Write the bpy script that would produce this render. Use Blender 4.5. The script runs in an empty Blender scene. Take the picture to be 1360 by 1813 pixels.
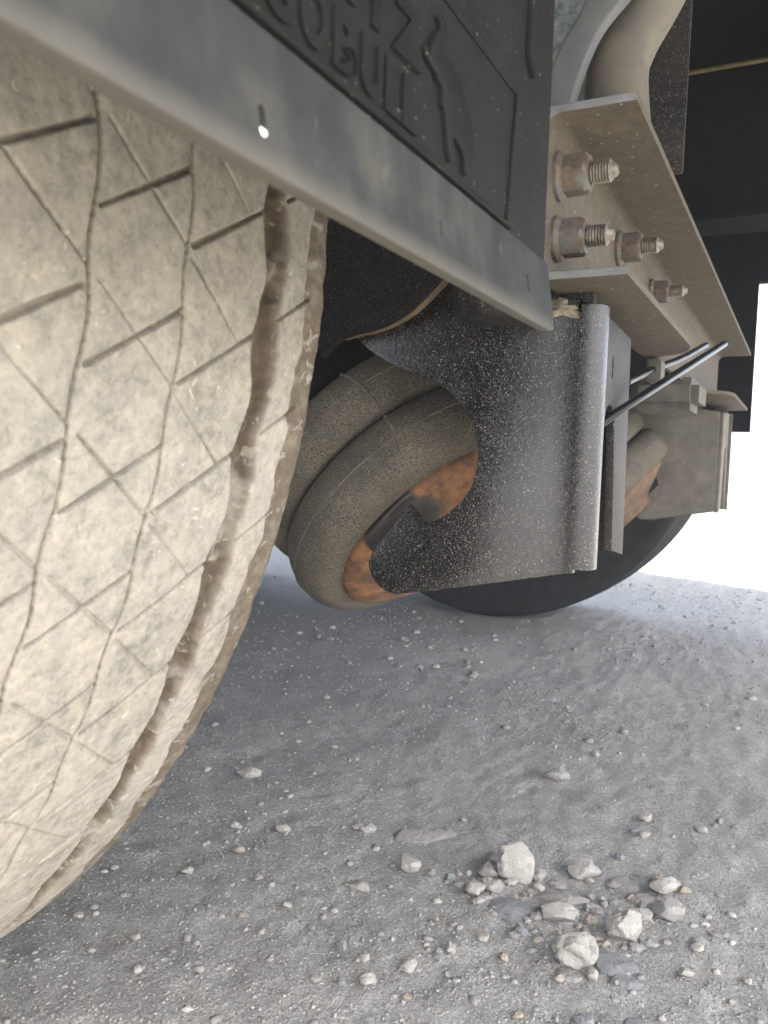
import bpy, bmesh, math, random
import numpy as np
from mathutils import Vector, Matrix

random.seed(7); rng = np.random.default_rng(11)
C = bpy.context.scene.collection
scn = bpy.context.scene

# ---------------------------------------------------------------- camera, sky, sun, exposure
F_PX, YAW, PITCH, ROLL, CAM_H = 1433.8, 0.4758, -0.0634, 0.0348, 0.4088
f0 = np.array([math.cos(YAW), math.sin(YAW), 0]); r0 = np.array([math.sin(YAW), -math.cos(YAW), 0]); u0 = np.array([0, 0, 1.0])
fw = f0*math.cos(PITCH) + u0*math.sin(PITCH); u1 = -f0*math.sin(PITCH) + u0*math.cos(PITCH)
rt = r0*math.cos(ROLL) + u1*math.sin(ROLL); up = -r0*math.sin(ROLL) + u1*math.cos(ROLL)
cam_d = bpy.data.cameras.new('camera'); cam = bpy.data.objects.new('camera', cam_d); C.objects.link(cam)
cam.matrix_world = Matrix(((rt[0], up[0], -fw[0], 0), (rt[1], up[1], -fw[1], 0), (rt[2], up[2], -fw[2], CAM_H), (0, 0, 0, 1)))
cam_d.sensor_width = 36; cam_d.lens = F_PX/1813*36
cam_d.clip_start = 0.01; cam_d.clip_end = 3000
cam_d.dof.use_dof = True; cam_d.dof.focus_distance = 0.62; cam_d.dof.aperture_fstop = cam_d.lens/1.5
scn.camera = cam

SUN_EL, SUN_AZ_X = 50, 0.45           # light travels towards +Y with a little +X
w = bpy.data.worlds.new('World'); scn.world = w; w.use_nodes = True
nt = w.node_tree; nt.nodes.clear()
sky = nt.nodes.new('ShaderNodeTexSky'); sky.sky_type = 'NISHITA'; sky.sun_disc = False
az = math.asin(SUN_AZ_X)
sun_dir = Vector((-math.sin(az)*math.cos(math.radians(SUN_EL)), -math.cos(az)*math.cos(math.radians(SUN_EL)), math.sin(math.radians(SUN_EL))))
sky.sun_elevation = math.radians(SUN_EL); sky.sun_rotation = math.atan2(sun_dir.x, sun_dir.y)
sky.air_density = 1.0; sky.dust_density = 3.0
bg = nt.nodes.new('ShaderNodeBackground'); bg.inputs['Strength'].default_value = 0.12
wo = nt.nodes.new('ShaderNodeOutputWorld'); nt.links.new(sky.outputs[0], bg.inputs[0]); nt.links.new(bg.outputs[0], wo.inputs[0])
sd = bpy.data.lights.new('sun', 'SUN'); sd.energy = 4.5; sd.angle = math.radians(0.5); sd.color = (1, .93, .82)
so = bpy.data.objects.new('sun', sd); C.objects.link(so); so.rotation_euler = sun_dir.to_track_quat('Z', 'Y').to_euler(); so.location = (0, -5, 8)
scn.view_settings.view_transform = 'Standard'; scn.view_settings.look = 'None'; scn.view_settings.gamma = 1
scn.view_settings.exposure = 3.02
scn.render.engine = 'CYCLES'; scn.cycles.max_bounces = 8; scn.cycles.diffuse_bounces = 5

# ---------------------------------------------------------------- helpers
def ray(px, py):
    return fw + rt*(px-680)/F_PX - up*(py-906.5)/F_PX
def onX(px, py, X):
    d = ray(px, py); t = X/d[0]; return Vector((X, d[1]*t, CAM_H+d[2]*t))
def onY(px, py, Y):
    d = ray(px, py); t = Y/d[1]; return Vector((d[0]*t, Y, CAM_H+d[2]*t))
def onZ(px, py, Z):
    d = ray(px, py); t = (Z-CAM_H)/d[2]; return Vector((d[0]*t, d[1]*t, Z))

def hash3(ix, iy, iz, seed):
    n = (ix.astype(np.int64)*374761393 + iy.astype(np.int64)*668265263 + iz.astype(np.int64)*2147483647 + seed*974634777) & 0x7fffffff
    n = ((n ^ (n >> 13))*1274126177) & 0x7fffffff
    n = n ^ (n >> 16)
    return (n & 0xffff)/65535.0
def noise(x, y, z=None, seed=0):
    z = np.zeros_like(x) if z is None else z
    ix, iy, iz = np.floor(x), np.floor(y), np.floor(z)
    fx, fy, fz = x-ix, y-iy, z-iz
    fx, fy, fz = [t*t*(3-2*t) for t in (fx, fy, fz)]
    r = 0
    for a in (0, 1):
        for b in (0, 1):
            for c in (0, 1):
                r = r + hash3(ix+a, iy+b, iz+c, seed)*(fx if a else 1-fx)*(fy if b else 1-fy)*(fz if c else 1-fz)
    return r*2-1
def fbm(x, y, z=None, oct=4, seed=0):
    z = np.zeros_like(x) if z is None else z
    r = 0; a = 1
    for o in range(oct):
        r = r + a*noise(x*2**o, y*2**o, z*2**o, seed+o); a *= .5
    return r

def mesh_np(name, V, F, smooth=True):
    me = bpy.data.meshes.new(name)
    V = np.asarray(V, dtype=np.float32); F = np.asarray(F, dtype=np.int32)
    k = F.shape[1]
    me.vertices.add(len(V)); me.vertices.foreach_set('co', V.ravel())
    me.loops.add(F.size); me.loops.foreach_set('vertex_index', F.ravel())
    me.polygons.add(len(F)); me.polygons.foreach_set('loop_start', np.arange(0, F.size, k, dtype=np.int32))
    me.polygons.foreach_set('use_smooth', np.full(len(F), smooth))
    me.update(calc_edges=True); me.validate()
    return me
def grid_faces(n, m, wrap_n=False):
    i = np.arange(n if wrap_n else n-1)[:, None]; j = np.arange(m-1)[None, :]
    a = i*m+j; b = ((i+1) % n)*m+j
    return np.stack([a, b, b+1, a+1], -1).reshape(-1, 4)

ROOT_LOC = Vector((1.195, 0.736, 0))
def link(name, me, mat=None, parent=None, label=None):
    o = bpy.data.objects.new(name, me); C.objects.link(o)
    if mat is not None:
        me.materials.clear(); me.materials.append(mat)
    if parent is not None:
        o.parent = parent
        if parent.type == 'EMPTY': o.matrix_parent_inverse = Matrix.Translation(-ROOT_LOC)
    if label: o['label'] = label
    return o
def bm_mesh(bm, name='m', smooth=False, angle=None):
    bmesh.ops.recalc_face_normals(bm, faces=bm.faces)
    me = bpy.data.meshes.new(name); bm.to_mesh(me); bm.free()
    if smooth:
        for p in me.polygons: p.use_smooth = True
        if angle is not None: me.set_sharp_from_angle(angle=math.radians(angle))
    return me
def box(x0, x1, y0, y1, z0, z1, bev=0.002):
    bm = bmesh.new(); bmesh.ops.create_cube(bm, size=1)
    for v in bm.verts:
        v.co = Vector(((x0+x1)/2+v.co.x*(x1-x0), (y0+y1)/2+v.co.y*(y1-y0), (z0+z1)/2+v.co.z*(z1-z0)))
    if bev: bmesh.ops.bevel(bm, geom=bm.edges[:], offset=bev, segments=2, affect='EDGES')
    return bm_mesh(bm, smooth=True, angle=40)
def flat(loops, w0, w1, mapper, bev=0.0006, res=2, edge_mat=False):
    """2-D outline(s) with holes, extruded from w0 to w1, mapped by mapper(u,v,w)"""
    cu = bpy.data.curves.new('c', 'CURVE'); cu.dimensions = '2D'; cu.fill_mode = 'BOTH'
    th = abs(w1-w0)
    cu.extrude = max(th/2-bev, 1e-5); cu.bevel_depth = bev; cu.bevel_resolution = res; cu.offset = -bev
    for lp in loops:
        s = cu.splines.new('POLY'); s.points.add(len(lp)-1)
        for p, q in zip(s.points, lp): p.co = (q[0], q[1], 0, 1)
        s.use_cyclic_u = True
    return curve_mesh(cu, lambda v: mapper(v.x, v.y, (w0+w1)/2+v.z))
def curve_mesh(cu, f=None):
    o = bpy.data.objects.new('tmp', cu); C.objects.link(o)
    dg = bpy.context.evaluated_depsgraph_get(); dg.update()
    me = bpy.data.meshes.new_from_object(o.evaluated_get(dg))
    bpy.data.objects.remove(o)
    if f:
        for v in me.vertices: v.co = f(v.co)
    bm = bmesh.new(); bm.from_mesh(me); bmesh.ops.remove_doubles(bm, verts=bm.verts, dist=1e-6)
    return bm_mesh(bm, smooth=True, angle=35)
mX = lambda u, v, w: Vector((w, u, v))       # plate across X, outline in (Y,Z)
mY = lambda u, v, w: Vector((u, w, v))       # plate across Y, outline in (X,Z)
mZ = lambda u, v, w: Vector((u, v, w))       # plate across Z, outline in (X,Y)
def smooth_loop(pts, it=2, closed=True):
    for _ in range(it):
        q = []
        n = len(pts)
        for i in range(n if closed else n-1):
            a, b = Vector(pts[i]), Vector(pts[(i+1) % n])
            q += [tuple(a*.75+b*.25), tuple(a*.25+b*.75)]
        if not closed: q = [tuple(pts[0])]+q+[tuple(pts[-1])]
        pts = q
    return pts
def tube(pts, r, seg=16, closed=False, smooth=1, radii=None):
    pts = [Vector(p) for p in (smooth_loop(pts, smooth, closed) if smooth else pts)]
    n = len(pts); V = []; 
    nrm = None
    for i, p in enumerate(pts):
        a = pts[(i-1) % n] if (closed or i > 0) else p; b = pts[(i+1) % n] if (closed or i < n-1) else p
        t = (b-a).normalized()
        if nrm is None: nrm = t.orthogonal().normalized()
        nrm = (nrm-t*nrm.dot(t)).normalized(); bn = t.cross(nrm)
        rr = r if radii is None else np.interp(i/(n-1), np.linspace(0, 1, len(radii)), radii)
        for k in range(seg):
            a_ = 2*math.pi*k/seg; V.append(p+nrm*math.cos(a_)*rr+bn*math.sin(a_)*rr)
    bm = bmesh.new(); vs = [bm.verts.new(v) for v in V]
    for i in range(n if closed else n-1):
        for k in range(seg):
            bm.faces.new((vs[i*seg+k], vs[i*seg+(k+1) % seg], vs[((i+1) % n)*seg+(k+1) % seg], vs[((i+1) % n)*seg+k]))
    if not closed:
        bm.faces.new(vs[:seg][::-1]); bm.faces.new(vs[-seg:])
    return bm_mesh(bm, smooth=True, angle=50)
def lathe(prof, Cc, n, seg=96, disp=None, a0=0, a1=2*math.pi):
    """prof = list of (offset along n, radius)"""
    n = Vector(n).normalized(); e1 = Vector((1, 0, 0)); e1 = (e1-n*e1.dot(n)).normalized(); e2 = n.cross(e1)
    Cc = Vector(Cc); V = []
    for k in range(seg):
        a = 2*math.pi*k/seg; d = e1*math.cos(a)+e2*math.sin(a)
        for (o, r) in prof: V.append(tuple(Cc+n*o+d*r))
    return mesh_np('lathe', V, grid_faces(seg, len(prof), True))
def mirror_mesh(me):
    m = me.copy(); n = len(m.vertices); co = np.empty(n*3, dtype=np.float32); m.vertices.foreach_get('co', co)
    co[0::3] = 2*ROOT_LOC.x-co[0::3]; m.vertices.foreach_set('co', co); m.flip_normals(); m.update(); return m
def mirror_part(o, parent, label=None):
    c = o.copy(); c.data = mirror_mesh(o.data); C.objects.link(c); c.parent = parent
    c.matrix_parent_inverse = Matrix.Translation(-ROOT_LOC) if parent.type == 'EMPTY' else Matrix.Identity(4)
    if label: c['label'] = label
    elif 'label' in c: del c['label']
    for ch in [x for x in bpy.data.objects if x.parent == o]: mirror_part(ch, c)
    return c

# ---------------------------------------------------------------- materials
class M:
    def __init__(s, name):
        s.m = bpy.data.materials.new(name); s.m.use_nodes = True; s.t = s.m.node_tree; s.N = s.t.nodes; s.L = s.t.links
        s.b = s.N['Principled BSDF']; s.tc = s.N.new('ShaderNodeTexCoord').outputs['Object']
    def noise(s, sc, det=4, rough=.6, vec=None, dist=0):
        n = s.N.new('ShaderNodeTexNoise'); n.inputs['Scale'].default_value = sc; n.inputs['Detail'].default_value = det
        n.inputs['Roughness'].default_value = rough; n.inputs['Distortion'].default_value = dist
        s.L.new(vec if vec is not None else s.tc, n.inputs['Vector']); return n.outputs['Fac']
    def vor(s, sc, feat='F1', out='Distance', rnd=1):
        n = s.N.new('ShaderNodeTexVoronoi'); n.feature = feat; n.inputs['Scale'].default_value = sc; n.inputs['Randomness'].default_value = rnd
        s.L.new(s.tc, n.inputs['Vector']); return n.outputs[out]
    def ramp(s, fac, stops):
        n = s.N.new('ShaderNodeValToRGB'); e = n.color_ramp.elements
        while len(e) < len(stops): e.new(.5)
        for x, (p, c) in zip(e, stops):
            x.position = p; x.color = (*c, 1) if len(c) == 3 else c
        s.L.new(fac, n.inputs[0]); return n.outputs[0]
    def rng(s, fac, a, b, c=0, d=1, smooth=False):
        n = s.N.new('ShaderNodeMapRange'); n.clamp = True
        if smooth: n.interpolation_type = 'SMOOTHSTEP'
        for i, v in enumerate((a, b, c, d)): n.inputs[i+1].default_value = v
        s.L.new(fac, n.inputs[0]); return n.outputs[0]
    def mix(s, fac, a, b, mode='MIX'):
        n = s.N.new('ShaderNodeMix'); n.data_type = 'RGBA'; n.blend_type = mode
        for i, v in ((0, fac), (6, a), (7, b)):
            if isinstance(v, (int, float)): n.inputs[i].default_value = v
            elif isinstance(v, tuple): n.inputs[i].default_value = (*v, 1)
            else: s.L.new(v, n.inputs[i])
        return n.outputs[2]
    def math(s, op, a, b):
        n = s.N.new('ShaderNodeMath'); n.operation = op
        for i, v in enumerate((a, b)):
            if isinstance(v, (int, float)): n.inputs[i].default_value = v
            else: s.L.new(v, n.inputs[i])
        return n.outputs[0]
    def sep(s, i):
        n = s.N.new('ShaderNodeSeparateXYZ'); s.L.new(s.tc, n.inputs[0]); return n.outputs[i]
    def attr(s, name):
        n = s.N.new('ShaderNodeAttribute'); n.attribute_name = name; return n.outputs['Fac']
    def scaled(s, v):
        n = s.N.new('ShaderNodeMapping'); n.inputs['Scale'].default_value = v; s.L.new(s.tc, n.inputs[0]); return n.outputs[0]
    def set(s, col=None, rough=None, metal=None, spec=None):
        for k, v in (('Base Color', col), ('Roughness', rough), ('Metallic', metal), ('Specular IOR Level', spec)):
            if v is None: continue
            if isinstance(v, (int, float)): s.b.inputs[k].default_value = v
            elif isinstance(v, tuple): s.b.inputs[k].default_value = (*v, 1)
            else: s.L.new(v, s.b.inputs[k])
    def bump(s, h, strength, dist):
        n = s.N.new('ShaderNodeBump'); n.inputs['Strength'].default_value = strength; n.inputs['Distance'].default_value = dist
        s.L.new(h, n.inputs['Height'])
        if s.b.inputs['Normal'].is_linked: s.L.new(s.b.inputs['Normal'].links[0].from_socket, n.inputs['Normal'])
        s.L.new(n.outputs[0], s.b.inputs['Normal'])

def mat_tyre():
    k = M('dusty_tread_rubber')
    n1 = k.noise(62, 8, .78); n2 = k.noise(210, 5, .7, None, .4)
    m = k.math('ADD', k.math('MULTIPLY', n1, .5), k.math('MULTIPLY', n2, .5))
    c = k.ramp(m, [(.37, (.158, .149, .130)), (.45, (.224, .209, .177)), (.52, (.282, .260, .216)), (.61, (.352, .322, .263))])
    c = k.mix(k.rng(k.noise(15, 4), .45, .7, 0, .35), c, (.40, .37, .315))
    c = k.mix(k.rng(k.noise(430, 3, .6), .60, .70, 0, .5), c, (.15, .145, .13))
    c = k.mix(k.rng(k.noise(120, 2, .5, None, 1.0), .70, .735, 0, .6), c, (.52, .47, .39))
    d = k.attr('dirt'); mud = k.ramp(k.noise(110, 5, .7), [(.3, (.075, .058, .042)), (.55, (.115, .090, .064)), (.8, (.21, .17, .12))])
    chips = k.rng(k.noise(95, 4, .7, None, .6), .58, .63, 1, .15)
    c = k.mix(k.math('MULTIPLY', d, chips), c, mud)
    k.set(c, .92, 0, .15)
    k.bump(m, .3, .0007); k.bump(k.noise(900, 4, .7), .2, .0004)
    return k.m
def mat_rubber(name, c0, c1, dust, dcol, rough=.5, crackle=0):
    k = M(name)
    base = k.ramp(k.noise(30, 5, .65), [(.3, c0), (.7, c1)])
    c = k.mix(k.rng(k.noise(9, 5, .7, k.scaled((1.5, 1, .5))), .35, .7, 0, dust), base, dcol)
    sp = k.rng(k.noise(500, 2, .5), .70, .76, 0, .5)
    c = k.mix(sp, c, (.3, .27, .22))
    k.set(c, rough, 0, .05)
    k.bump(k.noise(300, 4, .6), .15, .0004)
    return k.m
def mat_band():
    k = M('dusty_grey_rubber_strip')
    st = k.noise(40, 5, .6, k.scaled((1.2, 1, .7)))
    c = k.ramp(st, [(.30, (.026, .028, .029)), (.5, (.038, .040, .039)), (.72, (.066, .064, .055))])
    z = k.sep(2); e = k.rng(z, .480, .4720, 0, .55, True)
    c = k.mix(e, c, (.13, .12, .10))  # tan lower edge: the lit thickness of the rubber put into the colour
    c = k.mix(k.rng(k.noise(160, 3, .6, k.scaled((1, 1, .4))), .66, .78, 0, .35), c, (.20, .185, .15))
    k.set(c, .7, 0, .06); k.bump(k.noise(400, 3), .12, .0004)
    return k.m
def mat_bellows():
    k = M('crackled_bellows_rubber')
    nn = k.N.new('ShaderNodeTexNoise'); nn.inputs['Scale'].default_value = 260; k.L.new(k.tc, nn.inputs['Vector'])
    vm = k.N.new('ShaderNodeVectorMath'); vm.operation = 'MULTIPLY_ADD'; k.L.new(nn.outputs['Color'], vm.inputs[0]); vm.inputs[1].default_value = (.004,)*3; k.L.new(k.tc, vm.inputs[2]); k.tc = vm.outputs[0]
    cr = k.vor(330, 'DISTANCE_TO_EDGE'); e = k.rng(cr, .0, .10, 1, 0)
    e2 = k.rng(k.vor(560, 'DISTANCE_TO_EDGE'), .0, .09, .9, 0)
    lines = k.math('MAXIMUM', e, e2)
    base = k.ramp(k.noise(22, 4), [(.35, (.036, .032, .026)), (.65, (.066, .058, .045))])
    c = k.mix(k.math('MULTIPLY', lines, k.rng(k.noise(25, 3), .3, .6, .45, 1)), base, (.26, .23, .17))
    c = k.mix(k.rng(k.noise(700, 2), .6, .75, 0, .4), c, (.06, .055, .045))
    k.set(c, .72, 0, .35); k.bump(lines, .35, .0008); k.bump(k.noise(60, 3), .2, .001)
    return k.m
def mat_blackpaint(name='gloss_black_paint_with_dust', speck=1.15, mud=0.0, base=(.007, .007, .007), rough=.27, spec=.5):
    k = M(name)
    sp = k.rng(k.vor(620), .20, .34, 1, 0); pick = k.rng(k.noise(330, 3, .7), .50, .60, 0, 1)
    sp = k.math('MULTIPLY', sp, pick)
    fine = k.math('MULTIPLY', k.rng(k.vor(1300), .22, .34, 1, 0), k.rng(k.noise(70, 4, .7), .35, .65, 0, 1))
    sp = k.math('MULTIPLY', k.math('MAXIMUM', sp, k.math('MULTIPLY', fine, .7)), speck)
    sp = k.math('MINIMUM', sp, 1.0)
    col = k.mix(sp, base, (.26, .24, .20))
    film = k.rng(k.noise(16, 5, .7), .45, .8, .0, .02+mud)
    col = k.mix(film, col, (.14, .12, .09))
    k.set(col, k.math('ADD', k.math('MULTIPLY', sp, .5), rough), 0, spec)
    k.bump(k.noise(330, 4, .6), .42, .0011); k.bump(sp, .4, .0004)
    return k.m
def mat_rust(name='rusted_steel', dark=.35, gloss=False):
    k = M(name)
    c = k.ramp(k.noise(38, 7, .7), [(.3, (.07, .035, .018)), (.47, (.20, .085, .03)), (.6, (.38, .17, .055)), (.75, (.26, .15, .09))])
    c = k.mix(k.rng(k.noise(240, 4), .5, .7, 0, .6), c, (.10, .05, .03))
    k.set(c, .85, 0, .3); k.bump(k.noise(180, 5, .7), .5, .0012)
    return k.m
def mat_dusty_steel(name, c0, c1, c2, sc=24, spec_sp=True, rough=.75, bstr=.3, blot=0):
    k = M(name)
    c = k.ramp(k.noise(sc, 6, .62), [(.32, c0), (.5, c1), (.7, c2)])
    c = k.mix(k.rng(k.noise(480, 3, .6), .56, .72, 0, .45), c, tuple(x*.45 for x in c1))
    if blot: c = k.mix(k.rng(k.noise(11, 5, .7), .42, .66, 0, blot), c, (.07, .062, .05))
    if spec_sp: c = k.mix(k.rng(k.noise(260, 2, .5), .70, .74, 0, .8), c, (.5, .46, .38))
    k.set(c, rough, 0, .35); k.bump(k.noise(300, 4, .65), bstr, .0006); k.bump(k.noise(40, 3), .15, .002)
    return k.m
def mat_nut():
    k = M('corroded_zinc_fastener')
    c = k.ramp(k.noise(130, 6, .7), [(.3, (.05, .05, .05)), (.45, (.12, .080, .05)), (.58, (.11, .112, .112)), (.75, (.18, .14, .10))])
    c = k.mix(k.rng(k.noise(150, 3, .5, None, .8), .63, .68, 0, .6), c, (.05, .17, .155))
    k.set(c, .65, .25, .4); k.bump(k.noise(500, 4), .4, .0005)
    return k.m
def mat_simple(name, col, rough=.6, metal=0, sc=30, var=.35, spec=.35):
    k = M(name); a = tuple(x*(1-var) for x in col); b = tuple(min(1, x*(1+var)) for x in col)
    k.set(k.ramp(k.noise(sc, 5, .65), [(.35, a), (.65, b)]), rough, metal, spec); k.bump(k.noise(sc*6, 3), .15, .001)
    return k.m
def mat_ground():
    k = M('dusty_gravel_ground')
    big = k.ramp(k.noise(2.2, 6, .6), [(.34, (.325, .322, .295)), (.66, (.40, .392, .352))])
    c = k.mix(k.rng(k.noise(45, 6, .72), .4, .7, 0, .8), big, (.275, .268, .245))
    c = k.mix(k.rng(k.noise(300, 4, .7), .52, .64, 0, .95), c, (.54, .53, .48))
    c = k.mix(k.rng(k.noise(330, 3, .7), .36, .46, .75, 0), c, (.17, .165, .15))
    k.set(c, .95, 0, .15)
    k.bump(k.noise(520, 4, .7), .6, .0016); k.bump(k.noise(130, 5, .7), .6, .004)
    k.bump(k.noise(30, 4, .6), .4, .008)
    return k.m
def mat_stone(name, col, var=.18):
    k = M(name); a = tuple(x*(1-var) for x in col); b = tuple(x*(1+var) for x in col)
    c = k.ramp(k.noise(70, 6, .7), [(.3, a), (.55, col), (.75, b)])
    c = k.mix(k.rng(k.noise(450, 3), .55, .7, 0, .5), c, tuple(x*.55 for x in col))
    k.set(c, .93, 0, .2); k.bump(k.noise(420, 5, .75), .8, .0016); k.bump(k.noise(120, 5, .7), .8, .0035)
    return k.m

TYRE = mat_tyre(); GROUND = mat_ground()
FLAP = mat_rubber('black_moulded_rubber', (.009, .009, .0085), (.014, .014, .0125), .3, (.022, .021, .018), .6)
BAND = mat_band(); BELLOW = mat_bellows(); BLACK = mat_blackpaint(speck=1.05, spec=.55, rough=.2)
BLACK.node_tree.nodes['Principled BSDF'].inputs['Coat Weight'].default_value = .12
BLACK.node_tree.nodes['Principled BSDF'].inputs['Coat Roughness'].default_value = .22; RUST = mat_rust(); NUT = mat_nut()
BLACK2 = mat_blackpaint('black_paint_heavy_dust', 1.2, .30, rough=.5, spec=.2)
HANG = mat_blackpaint('matt_black_dusty', .5, .0, rough=.75, spec=.05)
TAN = mat_dusty_steel('dust_coated_steel', (.060, .050, .035), (.084, .069, .047), (.112, .092, .061), sc=70, blot=.45)
GREYSTEEL = mat_dusty_steel('grey_galvanised_steel', (.095, .10, .10), (.13, .134, .13), (.17, .168, .158), 20, False)
GALV = mat_dusty_steel('spangled_zinc', (.10, .125, .125), (.22, .255, .25), (.34, .37, .36), 160, False, .6)
PIPE = mat_dusty_steel('dusty_weathered_tube', (.06, .056, .046), (.10, .090, .070), (.15, .126, .09), 18, False, .6)
UNDER = mat_simple('dark_underbody_paint', (.012, .012, .0115), .9, spec=.04)
DUSTB = mat_simple('dusty_dark_part', (.11, .10, .085), .7, 0, 30)
THREAD = mat_simple('weathered_thread_steel', (.16, .14, .11), .5, .5, 200)
SIDE = mat_simple('dark_sidewall_rubber', (.030, .029, .027), .8, spec=.1)

# ================================================================ SETTING: ground
def spaced(c, near, far, n, lo, hi):
    s = np.linspace(-1, 1, n); a = np.arcsinh(far/near)
    v = np.where(s < 0, np.sinh(-s*a)*near*-1, np.sinh(s*a)*near)
    return c+v
TR_Y = [0.736]
def ground_h(x, y):
    d = np.hypot(x-.6, y-.3)
    h = fbm(x*2.1, y*2.1, oct=3, seed=3)*.008 + fbm(x*11, y*11, oct=3, seed=9)*.0022
    h = h + fbm(x*42, y*42, oct=4, seed=21)*.0024 + fbm(x*120, y*120, oct=2, seed=23)*.0007*np.clip(1.3-d/1.2, 0, 1)*np.clip(1.6-d/2.5, 0, 1)
    # wheel-scuffed streaks running away from the wheel
    u = (x*.25+y*.97); v = (x*.97-y*.25)
    h = h + np.clip(fbm(u*7, v*30, oct=3, seed=33), 0, 1)*.0045*np.clip(1.4-d/1.6, 0, 1)
    h = h - .006*np.exp(-((x-.15)/.18)**2)
    far = np.clip((d-6)/30, 0, 1)
    flatw = np.exp(-(((x-.6)/1.2)**2+((y-.3)/1.0)**2))
    return h*(1-.3*flatw)*(1-far) 
def build_ground():
    n = 820
    xs = spaced(.62, .16, 900, n, 0, 0); ys = spaced(.25, .16, 900, n, 0, 0)
    X, Y = np.meshgrid(xs, ys, indexing='ij')
    Z = ground_h(X, Y)
    V = np.stack([X, Y, Z], -1).reshape(-1, 3)
    me = mesh_np('ground', V, grid_faces(n, n)); 
    o = link('ground', me, GROUND); o['kind'] = 'structure'
build_ground()
def gz(x, y): return float(ground_h(np.array([x]), np.array([y]))[0])

# ================================================================ TRAILER
root = bpy.data.objects.new('semi_trailer', None); C.objects.link(root); root.location = ROOT_LOC; root.empty_display_size = .3
root['label'] = 'semi trailer seen from underneath, with dusty worn tyre, black mudflap and air suspension'
root['category'] = 'trailer'

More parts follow.
